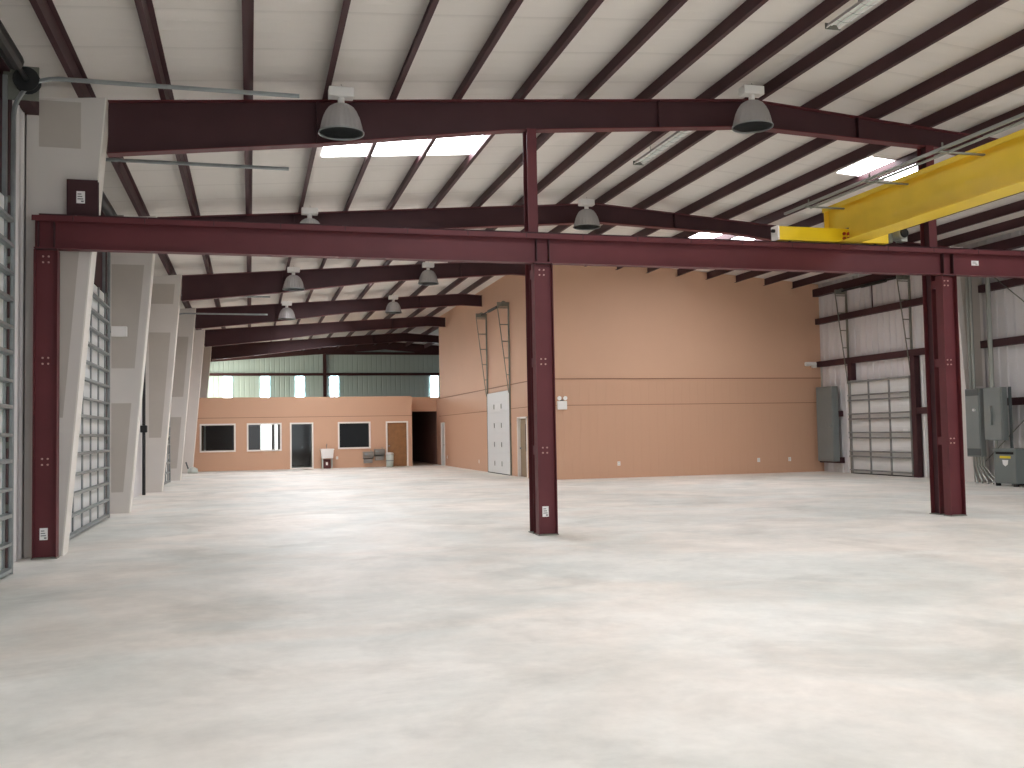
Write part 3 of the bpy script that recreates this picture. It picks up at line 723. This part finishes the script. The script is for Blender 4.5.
# lone cabinet near the tan room
t = thing('electrical_cabinet', (19.31, 29.5, .38), 'tall lone grey electrical cabinet in the corner by the tan wall', 'cabinet', None, None, -PI/2)
box(-.49,.49,-.22,0,0,2.56).build('enclosure', 'elec', t, bevel=.012)
box(-.46,.46,-.24,-.22,.03,2.53).build('cabinet_door', 'elec', t, bevel=.006)
MB().lathe([(0,0),(.03,0),(.03,-.04),(0,-.04)], (.38,-.24,1.2), 12, 'y').build('latch', 'galv', t)
MB().tube([(-.3,-.1,2.56),(-.3,-.1,3.26)], .03).build('conduit', 'conduit', t)

# cabinets B and C
t = thing('electrical_cabinet', (18.88, 21.97, .7), 'grey switch cabinet beside the pale column, conduits curving to the floor', 'cabinet', None, None, -PI/2)
box(-.27,.27,-.16,0,0,1.82).build('enclosure', 'elec', t, bevel=.01)
box(-.24,.24,-.18,-.16,.25,1.6).build('cabinet_door', 'elec', t, bevel=.006)
box(-.24,.24,-.175,-.16,1.63,1.8).build('louver_panel', 'elec_dark', t)
box(-.24,.24,-.175,-.16,.03,.22).build('lower_panel', 'elec_dark', t)
MB().lathe([(0,0),(.035,0),(.035,-.05),(0,-.05)], (.1,-.18,1.25), 12, 'y').build('latch', 'label', t)
for k in range(5):
    x = .02+.1*k
    MB().tube([(x-.14,-.08,.02),(x-.14,-.08,-.25),(x-.08+.05*k,-.1,-.48),(x+.02+.09*k,-.14,-.62),(x+.06+.1*k,-.18,-.69)], .024).build('floor_conduit', 'conduit', t)
for k, x in enumerate((-.12, .0)):
    MB().tube([(x,-.08,1.82),(x,-.08,5.2)], .04).build('rising_conduit', 'conduit', t)
t = thing('electrical_cabinet', (18.88, 21.22, 1.14), 'grey wall cabinet mounted higher, above the floor transformer', 'cabinet', None, None, -PI/2)
box(-.33,.33,-.17,0,0,1.38).build('enclosure', 'elec', t, bevel=.01)
box(-.3,.3,-.19,-.17,.03,1.15).build('cabinet_door', 'elec', t, bevel=.006)
box(-.3,.3,-.185,-.17,1.18,1.36).build('gutter_panel', 'elec', t)
box(-.06,.0,-.25,-.19,.4,.9).build('door_handle', 'elec', t, bevel=.01)
MB().tube([(-.1,-.08,1.38),(-.1,-.08,4.6)], .06).build('rising_conduit', 'conduit', t)
MB().tube([(.0,-.1,0),(.0,-.1,-.3),(.0,-.02,-.42)], .03).build('lower_conduit', 'conduit', t)
box(.36,.42,0,.05,-1.14,1.38).build('strut_channel', 'elec_dark', t)

t = thing('transformer', (18.72, 20.45, 0), 'squat grey floor transformer with yellow and white warning labels', 'transformer')
box(-.4,.42,-.36,.36,.07,.9).build('housing', 'transformer', t, bevel=.012)
box(-.43,.45,-.39,.39,.88,.94).build('lid', 'transformer', t, bevel=.008)
box(-.4,-.3,-.34,-.26,0,.07).build('foot','black',t); box(-.4,-.3,.26,.34,0,.07).build('foot','black',t); box(.3,.4,-.34,-.26,0,.07).build('foot','black',t); box(.3,.4,.26,.34,0,.07).build('foot','black',t)
box(-.402,-.399,-.3,.3,.8,.86).build('vent_slot', 'rubber', t)
p = box(-.404,-.4,-.2,.16,.7,.76).build('warning_label', 'yellowlabel', t); p['label'] = 'yellow warning label'
p = MB().prism([(-.12,.66),(.08,.66),(.06,.55),(-.02,.5),(-.1,.55)], 'x', -.404, -.4).build('warning_sticker', 'label', t); p['label'] = 'white warning sticker'
MB().tube([(-.1,-.4,.3),(.15,-.4,.38),(.3,-.38,.42)], .02).build('flexible_conduit', 'conduit', t)

# ------------------------------------------------------------------ tan walls: fittings
t = thing('emergency_light', (9.84, SY-.02, 2.28), 'white twin-head emergency light beside the middle post on the tan wall', 'emergency light')
box(-.16,.16,-.12,0,0,.28).build('battery_box', 'plastic', t, bevel=.015)
box(-.05,.05,-.1,-.02,.28,.31).build('head_bracket', 'elec_dark', t)
for x in (-.1, .1): MB().lathe([(0,.05),(.05,.05),(.07,-.05),(.06,-.055),(0,-.05)], (x,-.08,.37), 16, 'y').build('lamp_head', 'plastic', t)
t = thing('security_camera', (19.2, SY-.02, 3.72), 'white wall-mounted camera at the corner of the tan wall', 'camera')
box(-.08,.08,-.1,0,-.08,.08).build('wall_mount', 'plastic', t, bevel=.01)
MB().lathe([(0,-.3),(.07,-.3),(.075,-.28),(.075,.1),(0,.1)], (-.1,-.15,.05), 16, 'x').build('camera_body', 'plastic', t)
OU = [((11.8,SY-.021,.47),0,'outlet plate low on the tall tan wall, nearest the middle post'),((16.95,SY-.021,.46),0,'outlet plate low on the tall tan wall, left one of the far pair'),((18.15,SY-.021,.46),0,'outlet plate low on the tall tan wall, nearest the grey cabinet'),
      ((4.02,OY-.0,.48),0,'outlet plate on the office wall beside the utility sink'),((SX,46.0,.42),-PI/2,'outlet plate on the side partition nearest the passage'),((SX,39.3,.38),-PI/2,'outlet plate on the side partition before the tall white door')]
for loc, rz, lb in OU:
    t = thing('wall_outlet', loc, lb, 'outlet', 'outlet plates', None, rz)
    box(-.05,.05,-.01,0,-.07,.07).build('cover_plate','plastic',t)
    for z in (-.03,.03): box(-.018,.018,-.014,-.01,z-.015,z+.015).build('socket','greyplastic',t)

# side partition walk door
t = thing('door_6', (SX, 32.58, 0), 'grey walk door in a white frame on the side partition behind the middle post', 'door', kind='structure', rz=-PI/2)
box(-.62,-.55,-.03,.15,0,2.1).build('door_jamb','wframe',t); box(.55,.62,-.03,.15,0,2.1).build('door_jamb','wframe',t); box(-.62,.62,-.03,.15,2.04,2.1).build('door_head','wframe',t)
box(-.55,.55,.08,.12,.01,2.04).build('door_leaf','interior',t)
p = box(.1,.42,.075,.08,.9,1.85).build('door_glass','blackglass',t)
MB().lathe([(0,0),(.03,0),(.03,-.06),(0,-.06)], (-.45,.08,1.0), 12,'y').build('door_handle','galv',t)
t = thing('door_8', (SX, 46.95, 0), 'pale narrow door standing beside the dark passage', 'door', kind='structure', rz=-PI/2)
box(-.45,-.4,-.04,.1,0,2.1).build('door_jamb','wframe',t); box(.4,.45,-.04,.1,0,2.1).build('door_jamb','wframe',t); box(-.45,.45,-.04,.1,2.05,2.1).build('door_head','wframe',t)
box(-.4,.4,.0,.05,.01,2.05).build('door_leaf','doorwhite',t); box(.28,.34,-.04,0,.95,1.05).build('door_handle','galv',t)

# office windows and doors
def office_window(n, x0, x1, z0, z1, label, glass='glass'):
    t = thing(f'window_{n}', ((x0+x1)/2, OY, z0), label, 'window', 'office windows', 'structure'); w = (x1-x0)/2; h = z1-z0; f = .075
    box(-w-f,-w,-.04,.14,-f,h+f).build('window_frame','wframe',t); box(w,w+f,-.04,.14,-f,h+f).build('window_frame','wframe',t)
    box(-w,w,-.04,.14,h,h+f).build('window_head','wframe',t); box(-w,w,-.06,.14,-f,0).build('window_sill','wframe',t)
    box(-w,w,.06,.07,0,h).build('window_pane',glass,t)
office_window(7, -2.17,-.72,.95,2.12,'white-framed office window nearest the door wall, dim room behind')
office_window(8, -.07,1.37,.95,2.12,'white-framed office window with bright daylight strips behind the glass')
office_window(9, 4.14,5.55,.97,2.12,'black office window between the utility sink and drinking fountains','blackglass')
def office_door(n, x0, x1, label, leaf, glass=False):
    t = thing(f'door_{n}', ((x0+x1)/2, OY, 0), label, 'door', 'office doors', 'structure'); w = (x1-x0)/2; f = .075
    box(-w-f,-w,-.04,.14,0,2.12+f).build('door_jamb','wframe',t); box(w,w+f,-.04,.14,0,2.12+f).build('door_jamb','wframe',t); box(-w,w,-.04,.14,2.12,2.12+f).build('door_head','wframe',t)
    if glass:
        box(-w,w,.05,.06,.05,2.12).build('door_glass','glass',t); box(-w,w,.03,.08,0,.06).build('door_sill','wframe',t)
        box(-.0,.04,.0,.05,1.0,1.06).build('door_handle','galv',t)
    else:
        box(-w,w,.04,.09,.01,2.12).build('door_leaf',leaf,t); MB().lathe([(0,0),(.03,0),(.03,-.06),(0,-.06)], (-w+.08,.04,1.0), 12,'y').build('door_knob','galv',t)
office_door(9, 1.9, 2.84, 'white-framed glass office door, dark inside', None, True)
office_door(10, 6.44, 7.38, 'brown wooden office door in a white frame beside the passage', 'wood')
# inside the office, seen through the glass
t = thing('window_10', (.86, 51.49, .3), 'daylit outer window glimpsed through the second office window', 'window', kind='structure')
box(-.33,.2,-.03,0,0,2.3).build('window_pane','office_window',t); box(.36,.5,-.03,0,0,2.3).build('window_pane','office_window',t)
for a in (-.38,.2,.32,.5): box(a,a+.05,-.05,0,-.05,2.35).build('window_frame','wframe',t)
t = thing('door_11', (-2.15, 51.49, 0), 'wood-trimmed inner door glimpsed through the first office window', 'door', kind='structure')
box(-.5,-.1,-.03,0,0,2.1).build('door_leaf','wood',t); box(-.1,-.0,-.05,0,0,2.15).build('door_jamb','wframe',t)

# leaning pale hose at the office corner
o = MB().tube([(-2.56, OY-.25, .01),(-2.47, OY-.14,1.3),(-2.3, OY-.03, 3.41)], .022).build('leaning_rod', 'wframe'); tag(o, 'thin pale rod leaning on the office wall beside the first window', 'rod')
t = thing('rag_bag', (-2.45, 45.2, 0), 'crumpled pale bag on the floor at the office corner by the last column', 'bag')
mb = MB().lathe([(0,0),(.22,0),(.26,.08),(.2,.2),(.1,.27),(0,.3)], (0,0,0), 14); mb.v = [(v[0]*(1+.2*math.sin(7*v[2]*9+v[1]*9)), v[1], v[2]) for v in mb.v]
mb.build('bag_body', 'greyplastic', t, smooth=True); MB().tube([(-.28,0,.5),(-.2,0,.25),(-.12,0,.1)], .03).build('bag_neck', 'elec_dark', t)

# utility sink
t = thing('utility_sink', (3.52, 46.85, 0), 'white plastic utility sink on four legs against the office wall', 'sink')
mb = MB()
mb.prism([(-.3,.9),(.3,.9),(.26,.48),(-.26,.48)], 'y', -.28, .28); mb.build('basin', 'plastic', t, bevel=.02)
box(-.32,.32,-.3,.3,.88,.93).build('rim', 'plastic', t, bevel=.012)
for x in (-.22,.22):
    for y in (-.22,.22): box(x-.02,x+.02,y-.02,y+.02,0,.48).build('leg','greyplastic',t)
MB().tube([(0,.25,.93),(0,.25,1.12),(0,.12,1.16),(0,.08,1.1)], .014,8).build('faucet','stainless',t)
t = thing('cardboard_box', (3.5, 46.85, 0), 'dark red carton with a pale mark under the utility sink', 'box')
box(-.17,.17,-.15,.15,0,.42).build('carton','cardboard',t); box(-.05,.04,-.155,-.15,.16,.3).build('carton_mark','wframe',t)

# drinking fountains
for i, (x, z) in enumerate(((5.48,.62),(6.02,.74))):
    t = thing('drinking_fountain', (x, OY, z-.22), ['lower stainless drinking fountain under the black window corner','higher stainless drinking fountain next to the wooden door'][i], 'drinking fountain', 'pair of drinking fountains')
    MB().prism([(-.0,0),(-.3,.06),(-.44,.22),(-.44,.32),(0,.32)], 'x', -.24,.24).build('fountain_body','stainless',t,bevel=.015)
    box(-.25,.25,-.46,0,.32,.345).build('basin_rim','stainless',t,bevel=.008)
    box(-.2,.2,-.2,0,-.2,.0).build('shroud','stainless',t)
    MB().tube([(.15,-.1,.34),(.15,-.12,.4),(.12,-.16,.42)], .015,8).build('bubbler','galv',t)
    box(-.2,-.05,-.46,-.44,.2,.27).build('push_bar','galv',t)
t = thing('waste_bin', (6.48, 46.75, 0), 'white cylindrical bin in front of the wooden office door jamb', 'bin')
MB().lathe([(0,0),(.16,0),(.18,.3),(.185,.6),(.0,.6)], (0,0,0), 24).build('bin_body','greyplastic',t,smooth=True)
MB().lathe([(.178,.28),(.192,.28),(.192,.32),(.178,.32),(.178,.28)], (0,0,0), 24).build('bin_band','elec',t)
MB().lathe([(0,.6),(.2,.6),(.2,.64),(.14,.69),(0,.7)], (0,0,0), 24).build('bin_lid','plastic',t,smooth=True)

# ------------------------------------------------------------------ light
def area(name, loc, rot, sx, sy, power, col=(1,1,1)):
    l = bpy.data.lights.new(name, 'AREA'); l.shape = 'RECTANGLE'; l.size = sx; l.size_y = sy; l.energy = power; l.color = col
    o = bpy.data.objects.new(name, l); C.objects.link(o); o.location = loc; o.rotation_euler = rot; return o
# daylight through the wide open doorway behind the camera
area('doorway_daylight', (8.2, YB+.05, 2.5), (PI/2, 0, 0), 19, 4.9, 220, (1, .985, .97))
w = bpy.data.worlds.new('sky'); bpy.context.scene.world = w; w.use_nodes = True
w.node_tree.nodes['Background'].inputs[0].default_value = (.8, .9, 1, 1); w.node_tree.nodes['Background'].inputs[1].default_value = 1.0

# ------------------------------------------------------------------ camera
cam = bpy.data.cameras.new('camera'); co = bpy.data.objects.new('camera', cam); C.objects.link(co)
cam.sensor_fit = 'HORIZONTAL'; cam.sensor_width = 36; cam.lens = 36*972/1024; cam.clip_end = 300; cam.clip_start = .05
R = Matrix(((0.96546722, 0.00458253, -0.26048426), (-0.25991194, -0.05158558, -0.96425345), (-0.01785596, 0.99865806, -0.04861313)))
co.matrix_world = Matrix.Translation((0, 0, 1.6)) @ R.to_4x4()
sc = bpy.context.scene; sc.camera = co
sc.view_settings.view_transform = 'Standard'; sc.view_settings.look = 'None'; sc.view_settings.gamma = 1; sc.view_settings.exposure = 0.42
sc.view_settings.use_curve_mapping = False
sc.cycles.max_bounces = 10; sc.cycles.diffuse_bounces = 8; sc.cycles.use_denoising = True
sc.cycles.sample_clamp_indirect = 6
